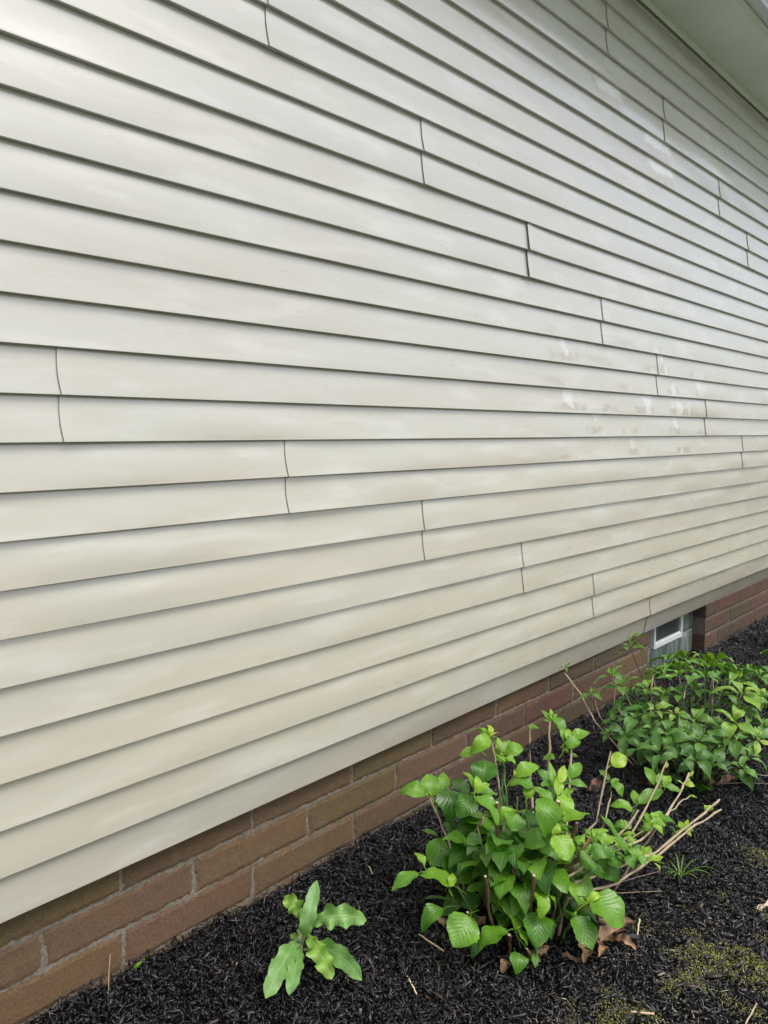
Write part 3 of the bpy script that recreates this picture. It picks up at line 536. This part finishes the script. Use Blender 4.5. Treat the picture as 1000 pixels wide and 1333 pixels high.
# ------------------------------------------------------------ plants
def leaf_mat(name, stops, veincol, rough=.32, veins=8, trans=.28, mid=.03, pleat=.5):
    m,t,b,o=mat(name); n=N(t); U,V,_=n.sep(n.uv()); c=n.obj()
    tone=n.sep(n.attr())[0]
    s=n.math('ABSOLUTE',n.math('SUBTRACT',U,.5))
    ph=n.math('SUBTRACT',n.math('MULTIPLY',V,float(veins)),n.math('MULTIPLY',n.math('POWER',s,.8),5.2))
    ph=n.math('ADD',ph,n.math('MULTIPLY',n.noise(n.uv(),5,2),.35))
    tri=n.math('ABSOLUTE',n.math('SUBTRACT',n.math('FRACT',ph),.5))           # 0..0.5, 0.5 at the vein
    side=n.math('MULTIPLY',n.step(tri,.43,.49),n.math('SUBTRACT',1.0,n.step(s,.40,.5)))
    midr=n.math('SUBTRACT',1.0,n.step(s,mid*.5,mid))
    vn=n.math('MAXIMUM',n.math('MULTIPLY',side,.28),n.math('MULTIPLY',midr,.7))
    base=n.ramp(n.math('DIVIDE',tone,3.0),stops)
    f=n.noise(c,55,5,.6); f2=n.noise(c,260,3,.6)
    base=n.mix(1.0,base,n.ramp(f,[(.3,(.80,.82,.75)),(.7,(1.2,1.15,1.2))]),'MULTIPLY')
    base=n.mix(1.0,base,n.ramp(f2,[(.3,(.9,.9,.9)),(.7,(1.1,1.1,1.1))]),'MULTIPLY')
    base=n.mix(vn,base,n.mix(.55,base,veincol))
    t.links.new(base,b.inputs['Base Color']); t.links.new(n.math('MULTIPLY_ADD',f,.25,rough-.12),b.inputs['Roughness']); b.inputs['Specular IOR Level'].default_value=.6
    h=n.math('SUBTRACT',n.math('MULTIPLY',n.math('POWER',n.math('SUBTRACT',.5,tri),.6),pleat),n.math('MULTIPLY',vn,.5))
    nb=n.bump(n.math('ADD',h,n.math('MULTIPLY',f2,.25)),.50,.0030); t.links.new(nb,b.inputs['Normal'])
    tr=n.new('ShaderNodeBsdfTranslucent'); t.links.new(n.mix(1.0,base,(1.25,1.35,.45),'MULTIPLY'),tr.inputs['Color']); t.links.new(nb,tr.inputs['Normal'])
    mx=n.new('ShaderNodeMixShader'); mx.inputs[0].default_value=trans; t.links.new(b.outputs[0],mx.inputs[1]); t.links.new(tr.outputs[0],mx.inputs[2]); t.links.new(mx.outputs[0],o.inputs['Surface'])
    return m
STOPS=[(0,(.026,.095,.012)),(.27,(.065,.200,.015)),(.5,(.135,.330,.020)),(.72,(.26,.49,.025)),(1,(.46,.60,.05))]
LEAF=leaf_mat('hydrangea_leaf',STOPS,(.25,.42,.12))
STEM=colmat('stem',.7,.5,120,.001,.3,.25)
KC={'woody':(.17,.105,.055),'tan':(.42,.335,.225),'green':(.13,.22,.06),'red':(.15,.065,.04)}
CUT=(.60,.50,.34)
CAM=Vector((0,-1.6425,1.0202))
def leaf(mb,B,T,w,tone,hint=None,pointy=1.0,nt_=13,curl=.10,fold=.22,serr=.035,lobes=None,wave=.06):
    B=Vector(B); T=Vector(T); ax=T-B; L=ax.length
    if hint is None:
        toc=(CAM-B).normalized(); hint=Vector((0,0,1))*.62+toc*.38+Vector((random.uniform(-.3,.3),random.uniform(-.3,.3),0))
    a=ax.normalized(); sd=a.cross(hint)
    if sd.length<.15: sd=a.cross(Vector((.5,-.8,.2)))
    sd.normalize(); nn=sd.cross(a).normalized()
    S=(-1,-.66,-.33,0,.33,.66,1); vs=[]; uv=[]; cs=[]; r1=random.uniform(0,6.28); tw=random.uniform(-.18,.18); cu=curl*random.uniform(.2,2.4)
    for i in range(nt_):
        t=i/(nt_-1)
        if lobes: hw=.5*w*(math.sin(math.pi*min(1,t**1.15*.97+.02))**.75*(.35+.65*t**.7)+.03)*(1+lobes*math.sin(t*24+r1)*.5*(t>.1))
        else:
            hw=.5*w*math.sin(math.pi*(t**.90))**(.88*pointy)*1.02 if 0<t<1 else .0006
            hw*=1-.12*t
        mid=B+ax*t+nn*(L*cu*math.sin(math.pi*t)-L*cu*.9*t*t*t)
        s_=(sd*math.cos(tw*t*3)+nn*math.sin(tw*t*3))
        for s in S:
            e=hw*s*(1+(serr*(1 if i%2 else -1) if abs(s)==1 else 0))
            y=fold*hw*abs(s)**1.3+wave*w*abs(s)**2*math.sin(t*11+r1+s*1.6)
            vs.append(mid+s_*e+nn*y); uv.append((s*.5+.5,t)); cs.append((tone,tone,tone))
    k=len(S); fs=[(i*k+j,(i+1)*k+j,(i+1)*k+j+1,i*k+j+1) for i in range(nt_-1) for j in range(k-1)]
    mb.add(vs,fs,cs,uv)
def wob(pts,amp=.003,seg=4):
    out=[]; pts=[Vector(p) for p in pts]
    for a,b in zip(pts[:-1],pts[1:]):
        for i in range(seg): out.append(a.lerp(b,i/seg)+(Vector((random.uniform(-1,1),random.uniform(-1,1),random.uniform(-1,1)))*amp if (i or len(out)) else Vector((0,0,0))))
    out.append(pts[-1]); return out
def cane(kind,pts,r0,r1,parent,name='cane',cut=False,n_=7):
    p=wob(pts,.0024); k=len(p); c=Vector(KC[kind])*random.uniform(.8,1.2)
    rad=[r0+(r1-r0)*i/(k-1) for i in range(k)]
    for i in range(2,k-1,3): rad[i]*=1.38      # nodes
    m_=MB(); m_.tube(p,rad,tuple(c),n_,cap=CUT if cut else None)
    if cut: m_.tube([p[-1]-(p[-1]-p[-2]).normalized()*.001,p[-1]+(p[-1]-p[-2]).normalized()*.0012],[rad[-1]*1.02,rad[-1]*.9],CUT,n_)
    return m_.build(name,STEM,parent,smooth=True)

# --- the front hydrangea
front=empty('hydrangea_shrub',(1.74,-.52,-.30))
tag(front,'leafy green hydrangea with pale cut canes, nearer of the shrubs, in the black mulch','shrub','hydrangea shrubs along the house wall')
fl=MB()
for (bx,by,bz,tx,ty,tz,w_,tone) in FRONT_LEAVES:
    lo=.012
    if min(bz,tz)<lo: d=lo-min(bz,tz); bz+=d; tz+=d
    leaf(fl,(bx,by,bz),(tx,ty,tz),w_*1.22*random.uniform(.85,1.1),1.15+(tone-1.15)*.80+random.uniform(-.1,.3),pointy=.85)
    B=Vector((bx,by,bz)); ax=(Vector((tx,ty,tz))-B); 
    if w_>.018:
        e=B-ax.normalized()*min(.03,ax.length*.35)-Vector((bx,by,0))*.05-Vector((0,0,.012+.1*w_))
        fl.tube([B+ax*.03,B-ax.normalized()*.008,e],[.0009,.0012,.0016],(max(tone,1.2),)*3,5)
    if w_>.03 and random.random()<.55:            # tiny young pair in the axil
        for sg in (-1,1):
            a=ax.normalized().cross(Vector((0,0,1)))*sg
            leaf(fl,B,B+(a*.6+Vector((0,0,1))+ax.normalized()*.3)*random.uniform(.008,.016),.009,min(3,tone+.8),nt_=7)
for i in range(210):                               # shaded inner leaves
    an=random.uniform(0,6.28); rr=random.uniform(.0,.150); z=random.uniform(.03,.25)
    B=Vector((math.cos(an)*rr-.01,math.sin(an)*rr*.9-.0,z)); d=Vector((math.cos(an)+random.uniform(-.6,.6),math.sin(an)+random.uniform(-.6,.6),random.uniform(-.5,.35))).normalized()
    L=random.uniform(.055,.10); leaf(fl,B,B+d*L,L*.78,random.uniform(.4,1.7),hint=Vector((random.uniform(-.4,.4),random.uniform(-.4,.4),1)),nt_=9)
for (cx,cy,cz,rad_,n_) in ((.10,-.06,.10,.07,26),(.13,-.10,.07,.06,18),(.12,.0,.16,.07,20),(.02,.05,.22,.06,12),(-.06,.06,.20,.06,14)):   # leafy side shoots
    for i in range(n_):
        B=Vector((cx,cy,cz))+Vector((random.gauss(0,.5),random.gauss(0,.5),random.gauss(0,.45)))*rad_; B.z=max(.02,B.z)
        d=Vector((random.uniform(-1,1),random.uniform(-1,1),random.uniform(-.35,.5))).normalized(); L=random.uniform(.03,.06)
        leaf(fl,B,B+d*L,L*.66,random.uniform(.8,2.2),hint=Vector((random.uniform(-.4,.4),random.uniform(-.4,.4),1)),nt_=9)
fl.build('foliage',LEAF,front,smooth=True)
for i,(k,pts,r0,r1) in enumerate(FRONT_STEMS):
    p0=Vector(pts[0]); root=Vector((p0.x*.80,p0.y*.80,-.015)) if p0.z<.16 else Vector((p0.x*.62,p0.y*.62,-.015))
    if p0.z<.05: root=Vector((p0.x*.95,p0.y*.95,-.02))
    mid_=root.lerp(p0,.5); mid_.z=max(mid_.z, p0.z*.55)
    cut = k=='woody'
    cane(k,[root,mid_]+[tuple(p) for p in pts],r0*1.1,r1,front,'cane',cut)
for i in range(14):                               # short stubs at the crown
    an=random.uniform(0,6.28); rr=random.uniform(.03,.13); x,y=math.cos(an)*rr,math.sin(an)*rr
    cane('woody',[(x*.8,y*.8,-.02),(x,y,random.uniform(.04,.12))],.0034,.003,front,'cane',True)

# --- rear shrub
REARLEAF=leaf_mat('rear_shrub_leaf',[(0,(.028,.090,.014)),(.27,(.065,.185,.020)),(.5,(.125,.290,.030)),(.72,(.24,.41,.04)),(1,(.46,.55,.06))],(.25,.40,.12),.36,9,.2)
def rosette(mb,p,size,tone,out,ratio=.47):
    p=Vector(p); a0=random.uniform(0,3.14); up=(Vector((0,0,1))+Vector(out)*.5).normalized()
    x=up.cross(Vector((.3,.9,.1))).normalized(); y=up.cross(x)
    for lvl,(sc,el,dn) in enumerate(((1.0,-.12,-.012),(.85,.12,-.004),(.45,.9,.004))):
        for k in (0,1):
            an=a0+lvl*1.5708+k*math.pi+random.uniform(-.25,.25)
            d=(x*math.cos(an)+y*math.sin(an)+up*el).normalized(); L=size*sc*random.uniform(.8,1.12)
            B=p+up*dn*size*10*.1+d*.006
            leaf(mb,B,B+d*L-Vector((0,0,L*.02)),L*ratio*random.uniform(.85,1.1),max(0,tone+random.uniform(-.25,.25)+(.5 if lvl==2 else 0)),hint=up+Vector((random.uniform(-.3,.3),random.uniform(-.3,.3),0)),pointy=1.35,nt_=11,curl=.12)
rear=empty('hydrangea_shrub',(3.02,-.50,-.33))
tag(rear,'bushy dark green shrub with pointed leaves growing below the basement window, behind the nearer hydrangea','shrub','hydrangea shrubs along the house wall')
rl=MB(); rs=MB()
for (x,y,z,s,t_) in REAR_ROSETTES:
    z=max(z,.03); y=min(y,.50)
    out=Vector((x,y,0)); out=out.normalized()*min(1,out.length/.3) if out.length>0 else out
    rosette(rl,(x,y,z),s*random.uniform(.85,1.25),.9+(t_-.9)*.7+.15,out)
    root=Vector((x*.25+random.uniform(-.05,.05),y*.25+random.uniform(-.05,.05),-.01))
    rs.tube(wob([root,root.lerp(Vector((x,y,z)),.5)+Vector((0,0,.02)),(x,y,z)],.003,3),[.0030]*3+[.0022]*3+[.0016],tuple(Vector(KC[random.choice(['green','red','tan','green'])])*random.uniform(.7,1.1)),6)
for i in range(120):
    an=random.uniform(0,6.28); rr=random.uniform(.02,.27); z=random.uniform(.02,.27)*(1-.4*rr/.3)
    B=Vector((math.cos(an)*rr,math.sin(an)*rr,z)); d=Vector((math.cos(an)+random.uniform(-.8,.8),math.sin(an)+random.uniform(-.8,.8),random.uniform(-.5,.3))).normalized()
    L=random.uniform(.05,.10); leaf(rl,B,B+d*L,L*.58,random.uniform(.0,1.0),hint=Vector((random.uniform(-.4,.4),random.uniform(-.4,.4),1)),pointy=1.3,nt_=9)
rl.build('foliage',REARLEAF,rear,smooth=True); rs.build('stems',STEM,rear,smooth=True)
for (k,pts,r0,r1) in REAR_STEMS:
    p0=Vector(pts[0]); root=Vector((p0.x*.5,p0.y*.5,-.01))
    cane(k,[root]+[tuple((p[0],min(p[1],.5),p[2])) for p in pts],r0,r1,rear,'cane',k=='red' and False)

def small_shrub(loc,rad,ht,nros,size,label,seed,tones=(.2,1.3),centre=(0,0)):
    random.seed(seed); e=empty('hydrangea_shrub',loc); tag(e,label,'shrub','hydrangea shrubs along the house wall')
    f=MB(); s=MB()
    for i in range(nros):
        an=random.uniform(0,6.28); rr=rad*math.sqrt(random.random()); z=ht*math.sqrt(max(.05,1-(rr/rad)**2))*random.uniform(.35,1.02)
        x,y=math.cos(an)*rr,math.sin(an)*rr
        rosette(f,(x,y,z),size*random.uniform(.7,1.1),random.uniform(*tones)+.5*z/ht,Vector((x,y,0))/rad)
        s.tube(wob([(x*.25,y*.25,-.02),(x*.7,y*.7,z*.5),(x,y,z)],.003,3),[.003]*3+[.0022]*3+[.0015],tuple(Vector(KC[random.choice(['green','red','tan'])])*.9),5)
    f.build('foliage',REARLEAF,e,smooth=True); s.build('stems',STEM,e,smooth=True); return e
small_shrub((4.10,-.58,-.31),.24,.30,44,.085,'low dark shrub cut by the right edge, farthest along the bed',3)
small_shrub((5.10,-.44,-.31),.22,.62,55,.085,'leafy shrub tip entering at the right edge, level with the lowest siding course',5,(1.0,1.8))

# --- the weed
WEEDM=leaf_mat('weed_leaf',[(0,(.16,.34,.09)),(.33,(.21,.42,.10)),(.66,(.25,.45,.06)),(1,(.3,.5,.05))],(.55,.66,.34),.4,7,.25,.030,.25)
weed=empty('rosette_weed',tuple(WEED_BASE)); tag(weed,'bright green weed with long wavy lobed leaves rising alone from the mulch by the wall','weed')
for i,(pts,w_,sty) in enumerate(WEED_LEAVES):
    P0,P1,P2=[Vector(p) for p in pts]; g=MB(); nt_=20; vs=[];uv=[];cs=[]; S=(-1,-.66,-.33,0,.33,.66,1)
    toc=Vector((-.55,-.62,.56)); r1=i*1.7; tone={0:.4,1:1.9,2:1.0}[sty]
    w_*=.80 if sty==0 else 1.08
    for a in range(nt_):
        t=a/(nt_-1); p=P0*(1-t)**2+P1*2*t*(1-t)*1.0+P2*t*t
        # pull the curve through the middle point
        p=p+(P1-(P0*.25+P1*.5+P2*.25))*(4*t*(1-t))*.5*1.0
        tan=((P1-P0)*(1-t)+(P2-P1)*t).normalized(); sd=tan.cross(toc).normalized(); nn=sd.cross(tan)
        prof_=(.10+.90*min(1,(t/.42)))if t<.42 else math.sqrt(max(0,1-((t-.42)/.58)**2.6))
        if sty==0 and t<.15: prof_*=.5
        hw=.5*w_*prof_+.0008
        s_side=1
        lob=1+(.24 if sty==0 else .42)*math.sin(t*23+r1+(1.3 if s_side>0 else 0))*min(1,t*3)*(1-t*.8)
        for s in S:
            e=hw*s*(lob if abs(s)>.5 else 1)*(1+(.05*(1 if a%2 else -1) if abs(s)==1 else 0))
            wv=(.26 if sty==0 else .60)*hw*abs(s)**1.5*math.sin(t*22+r1+(1.9 if s>0 else 0))
            vs.append(p+sd*e+nn*(.22*hw*abs(s)+wv)); uv.append((s*.5+.5,t)); cs.append((tone,)*3)
    k=7; g.add(vs,[(q*k+j,(q+1)*k+j,(q+1)*k+j+1,q*k+j+1) for q in range(nt_-1) for j in range(k-1)],cs,uv)
    g.build('leaf',WEEDM,weed,smooth=True)
g=MB(); g.tube([(0,0,-.02),(.002,.002,.02),(-.002,.004,.055)],[.006,.0065,.004],(.30,.36,.17),8)
for (pts,w_,sty) in WEED_LEAVES[:7]:
    g.tube([(0,0,.012),Vector(pts[0])*.6+Vector((0,0,.008)),Vector(pts[0]),Vector(pts[0]).lerp(Vector(pts[1]),.18)],[.0032,.0027,.0022,.0012],(.42,.50,.26),6)
g.build('stem',STEM,weed,smooth=True)

# --- seedling, straws, grass
sdl=empty('seedling',(.865,.030,-.288)); tag(sdl,'tiny pale yellow-green seedling at the foot of the block wall, near the lower left','seedling')
g=MB(); 
leaf(g,(0,0,.006),(.030,-.008,.026),.007,1.6,nt_=9); leaf(g,(.006,-.002,.008),(.020,-.012,.012),.006,1.4,nt_=9); leaf(g,(.01,0,.012),(.036,.001,.020),.005,1.7,nt_=9)
g.build('foliage',LEAF,sdl,smooth=True); g=MB(); g.tube([(-.014,.004,-.01),(-.006,.002,.006),(.012,-.004,.018)],[.0018,.0018,.001],(.40,.42,.22),6); g.build('stem',STEM,sdl,smooth=True)
def stick(name,a,b,r,col,label,cat='stick',group=None,bend=.0):
    a=Vector(a); b=Vector(b); c=(a+b)/2; mdl=Vector((0,0,bend)); m_=MB()
    m_.tube(wob([a-c,mdl,b-c],.0008,3),[r*.82*random.uniform(.8,1.1) for _ in range(7)],col,7,cap=CUT)
    o=m_.build(name,STEM,None,smooth=True,loc=c); tag(o,label,cat,group); return o
def onz(x,y,h=.010): return (x,y,gz(x,y)+h+.010)
stick('cut_twig',onz(1.443,-.405,.022),onz(1.447,-.485,.010),.0028,(.62,.45,.26),'pale tan cut twig beside the brown dead leaf left of the nearer hydrangea')
stick('cut_twig',onz(1.322,-.470),onz(1.291,-.528),.0026,(.80,.66,.36),'short yellow straw piece on the mulch below the hydrangea, near the bottom edge')
stick('cut_twig',onz(1.576,-.930),onz(1.603,-.972),.0030,(.66,.48,.30),'thick pale tan twig piece lying at the bottom edge of the picture')
stick('cut_twig',onz(1.855,-.815),onz(1.895,-.802,.028),.0028,(.66,.54,.36),'small pale stub of twig standing up beside the black bark strip')
stick('dry_twig',onz(1.90,-.640,.02),onz(2.076,-.787,.012),.0016,(.36,.27,.19),'long thin dry twig reaching right from the base of the hydrangea, lower of two','twig')
stick('dry_twig',onz(1.92,-.640,.02),onz(2.133,-.753,.035),.0014,(.30,.22,.17),'long thin dry twig reaching right from the base of the hydrangea, upper of two','twig')
stick('dry_stalk',(.819,.046,-.222),(.775,-.019,-.295),.0013,(.42,.31,.18),'thin brown dry stalk leaning on the block wall beside the seedling','stalk')
stick('dry_stalk',onz(1.715,-1.13,.008),onz(1.798,-1.131,.02),.0022,(.50,.42,.28),'thin pale stalk on worn mulch at the lower right corner','stalk')
stick('dry_stalk',onz(2.88,-.60,.03),onz(3.075,-.775,.020),.0018,(.38,.32,.25),'long thin grey stalk lying past the rear shrub at the right edge','stalk',bend=.012)
stick('dry_stalk',onz(2.86,-.66,.02),onz(3.03,-.80,.012),.0015,(.30,.24,.19),'brown stalk under the rear shrub on the right, below the grey one','stalk',bend=.006)
stick('curved_straw',onz(1.585,-.08,.012),onz(1.565,-.118,.012),.0013,(.72,.66,.48),'tiny curved pale straw on the black mulch right of the weed','straw',bend=.008)
def chunk(loc,L,W,H,yaw,col,name,label,cat):
    g=MB(); vs=[];ns=7
    for i in range(ns):
        t=i/(ns-1); ww=W*(.5+.5*math.sin(math.pi*(t*.8+.1)))*random.uniform(.8,1.1)
        for (s,h) in ((-1,0),(-.6,1),(.5,.9),(1,0)): vs.append(((t-.5)*L,s*ww/2+.003*math.sin(t*5),h*H*random.uniform(.7,1.1)))
    fs=[(i*4+j,(i+1)*4+j,(i+1)*4+(j+1)%4,i*4+(j+1)%4) for i in range(ns-1) for j in range(4)]+[(0,1,2,3),(4*ns-1,4*ns-2,4*ns-3,4*ns-4)]
    g.add(vs,fs,col); o=g.build(name,MULCH,None,loc=loc); o.rotation_euler=(0,0,yaw); tag(o,label,cat)
chunk(onz(1.835,-.80,.006),.055,.014,.007,R(-42),(.055,.052,.055),'bark_strip','flat dark grey bark strip right of the curled brown leaves','bark')
for i,(x,y,L,yw) in enumerate(((1.12,-.33,.04,20),(1.55,-.80,.045,80),(1.95,-.93,.035,10),(1.38,-.62,.04,130))):
    pass
gt=empty('grass_tuft',onz(2.20,-.79,0)); tag(gt,'small tuft of pale green grass blades in worn mulch right of the hydrangea','grass')
for i in range(13):
    an=random.uniform(0,6.28); L=random.uniform(.04,.11); g=MB(); d=Vector((math.cos(an),math.sin(an),0)); vs=[];uv=[]
    sdv=Vector((-d.y,d.x,0)); 
    for k in range(7):
        t=k/6; p=d*(L*t)+Vector((0,0,.004+L*.75*math.sin(t*2.2)*.6)); wd=.0019*(1-t)**.6+.0002
        vs+=[p-sdv*wd,p+Vector((0,0,-wd*.5)),p+sdv*wd]; 
    g.add(vs,[(k*3+j,(k+1)*3+j,(k+1)*3+j+1,k*3+j+1) for k in range(6) for j in (0,1)],[(random.uniform(1.0,2.2),)*3]*21,[(.25,.5)]*21)
    g.build('blade',LEAF,gt,smooth=True)

# --- dead leaves
def dead_mat():
    m,t,b,o=mat('dead_leaf'); n=N(t); c=n.obj(); f=n.noise(c,90,6,.7); g=n.noise(c,300,3)
    base=n.mix(1.0,n.attr(),n.ramp(f,[(.3,(.6,.55,.5)),(.7,(1.35,1.3,1.25))]),'MULTIPLY'); U,V,_=n.sep(n.uv())
    s=n.math('ABSOLUTE',n.math('SUBTRACT',U,.5)); mid=n.math('SUBTRACT',1.0,n.step(s,.012,.03))
    base=n.mix(n.math('MULTIPLY',mid,.6),base,(.42,.30,.19))
    t.links.new(base,b.inputs['Base Color']); b.inputs['Roughness'].default_value=.6; t.links.new(n.bump(n.math('ADD',f,n.math('MULTIPLY',g,.3)),.8,.003),b.inputs['Normal']); return m
DEAD=dead_mat()
def dead_leaf(loc,L,W,yaw,col,label,curl=.5,lob=.3,seed=1,lift=.012,group=None,tiltx=0,tilty=0):
    random.seed(seed); g=MB(); nt_=22; S=[-1,-.75,-.5,-.25,0,.25,.5,.75,1]; vs=[];uv=[]
    for i in range(nt_):
        t=i/(nt_-1); hw=.5*W*(math.sin(math.pi*min(.999,t*.96+.02))**.55)*(1+lob*math.sin(t*21+seed))
        for s in S:
            x=(t-.5)*L; y=hw*s; z=curl*W*(abs(s)**1.6)*(.35+.25*math.sin(t*5+seed)) + .12*L*math.sin(t*4+seed)+.09*W*vnoise(x*60+seed,y*60,seed)
            y*=1-.35*curl*abs(s)
            vs.append((x,y,z)); uv.append((s*.5+.5,t))
    k=9; g.add(vs,[(q*k+j,(q+1)*k+j,(q+1)*k+j+1,q*k+j+1) for q in range(nt_-1) for j in range(k-1)],col,uv)
    zmin=min(v[2] for v in vs)
    o=g.build('dead_leaf',DEAD,None,smooth=True,loc=(loc[0],loc[1],gz(*loc[:2])+lift-zmin*.5)); o.rotation_euler=(R(tiltx),R(tilty),R(yaw)); tag(o,label,'dead leaf',group); return o
dead_leaf((1.555,-.455),.135,.060,-62,(.40,.26,.16),'brown curled dead leaf under the left side of the nearer hydrangea',.5,.12,3,.018)
cr='crumpled brown oak leaves under the right side of the hydrangea'
for i,(x,y,L,W,yw,tl,h) in enumerate(((1.775,-.765,.12,.060,-20,15,.02),(1.80,-.715,.12,.055,-55,-12,.03),(1.735,-.770,.10,.050,20,20,.012),(1.83,-.745,.11,.06,-75,10,.022),(1.77,-.70,.10,.06,40,-20,.045),(1.71,-.735,.08,.045,70,10,.012),(1.845,-.775,.10,.05,-30,-10,.014),(1.80,-.80,.09,.045,-85,12,.010),(1.69,-.76,.09,.04,10,0,.010),(1.655,-.735,.07,.035,-40,10,.010))):
    dead_leaf((x,y),L*.78,W*.75,yw,(.27+.07*(i%3),.165+.045*(i%3),.105+.02*(i%3)),'crumpled brown leaf in the pile under the right side of the nearer hydrangea',.7,.30,11+i,h,cr,tl,0)
dead_leaf((1.525,-.625),.055,.035,10,(.34,.21,.13),'small tan leaf scrap under the front middle of the nearer hydrangea',.5,.1,31,.008)
dead_leaf((1.595,-.665),.075,.04,-30,(.33,.20,.12),'ragged tan leaf skeleton at the front foot of the hydrangea, left of the leaf pile',.4,.45,35,.010)
dead_leaf((2.53,-.335),.075,.05,10,(.30,.17,.14),'pinkish brown dead leaf on the black mulch between the shrubs',.5,.15,41,.012)
dead_leaf((2.70,-.45),.07,.045,60,(.16,.09,.065),'dark brown dead leaf in shade at the left foot of the rear shrub',.5,.2,45,.012)
dead_leaf((2.83,-.64),.11,.065,20,(.27,.17,.12),'brown dead leaf sticking out under the front of the rear shrub',.6,.15,52,.03)
dead_leaf((2.92,-.675),.08,.05,-40,(.24,.14,.10),'smaller brown dead leaf just right of the one under the rear shrub',.6,.2,55,.018)
dead_leaf((2.235,-1.035),.085,.04,-60,(.66,.55,.46),'bleached pale curled leaf on worn mulch at the right edge',.6,.4,61,.012)
dead_leaf((1.93,-1.155),.05,.022,-50,(.36,.22,.14),'narrow brown leaf in the moss at the lower right edge',.5,.1,66,.008)
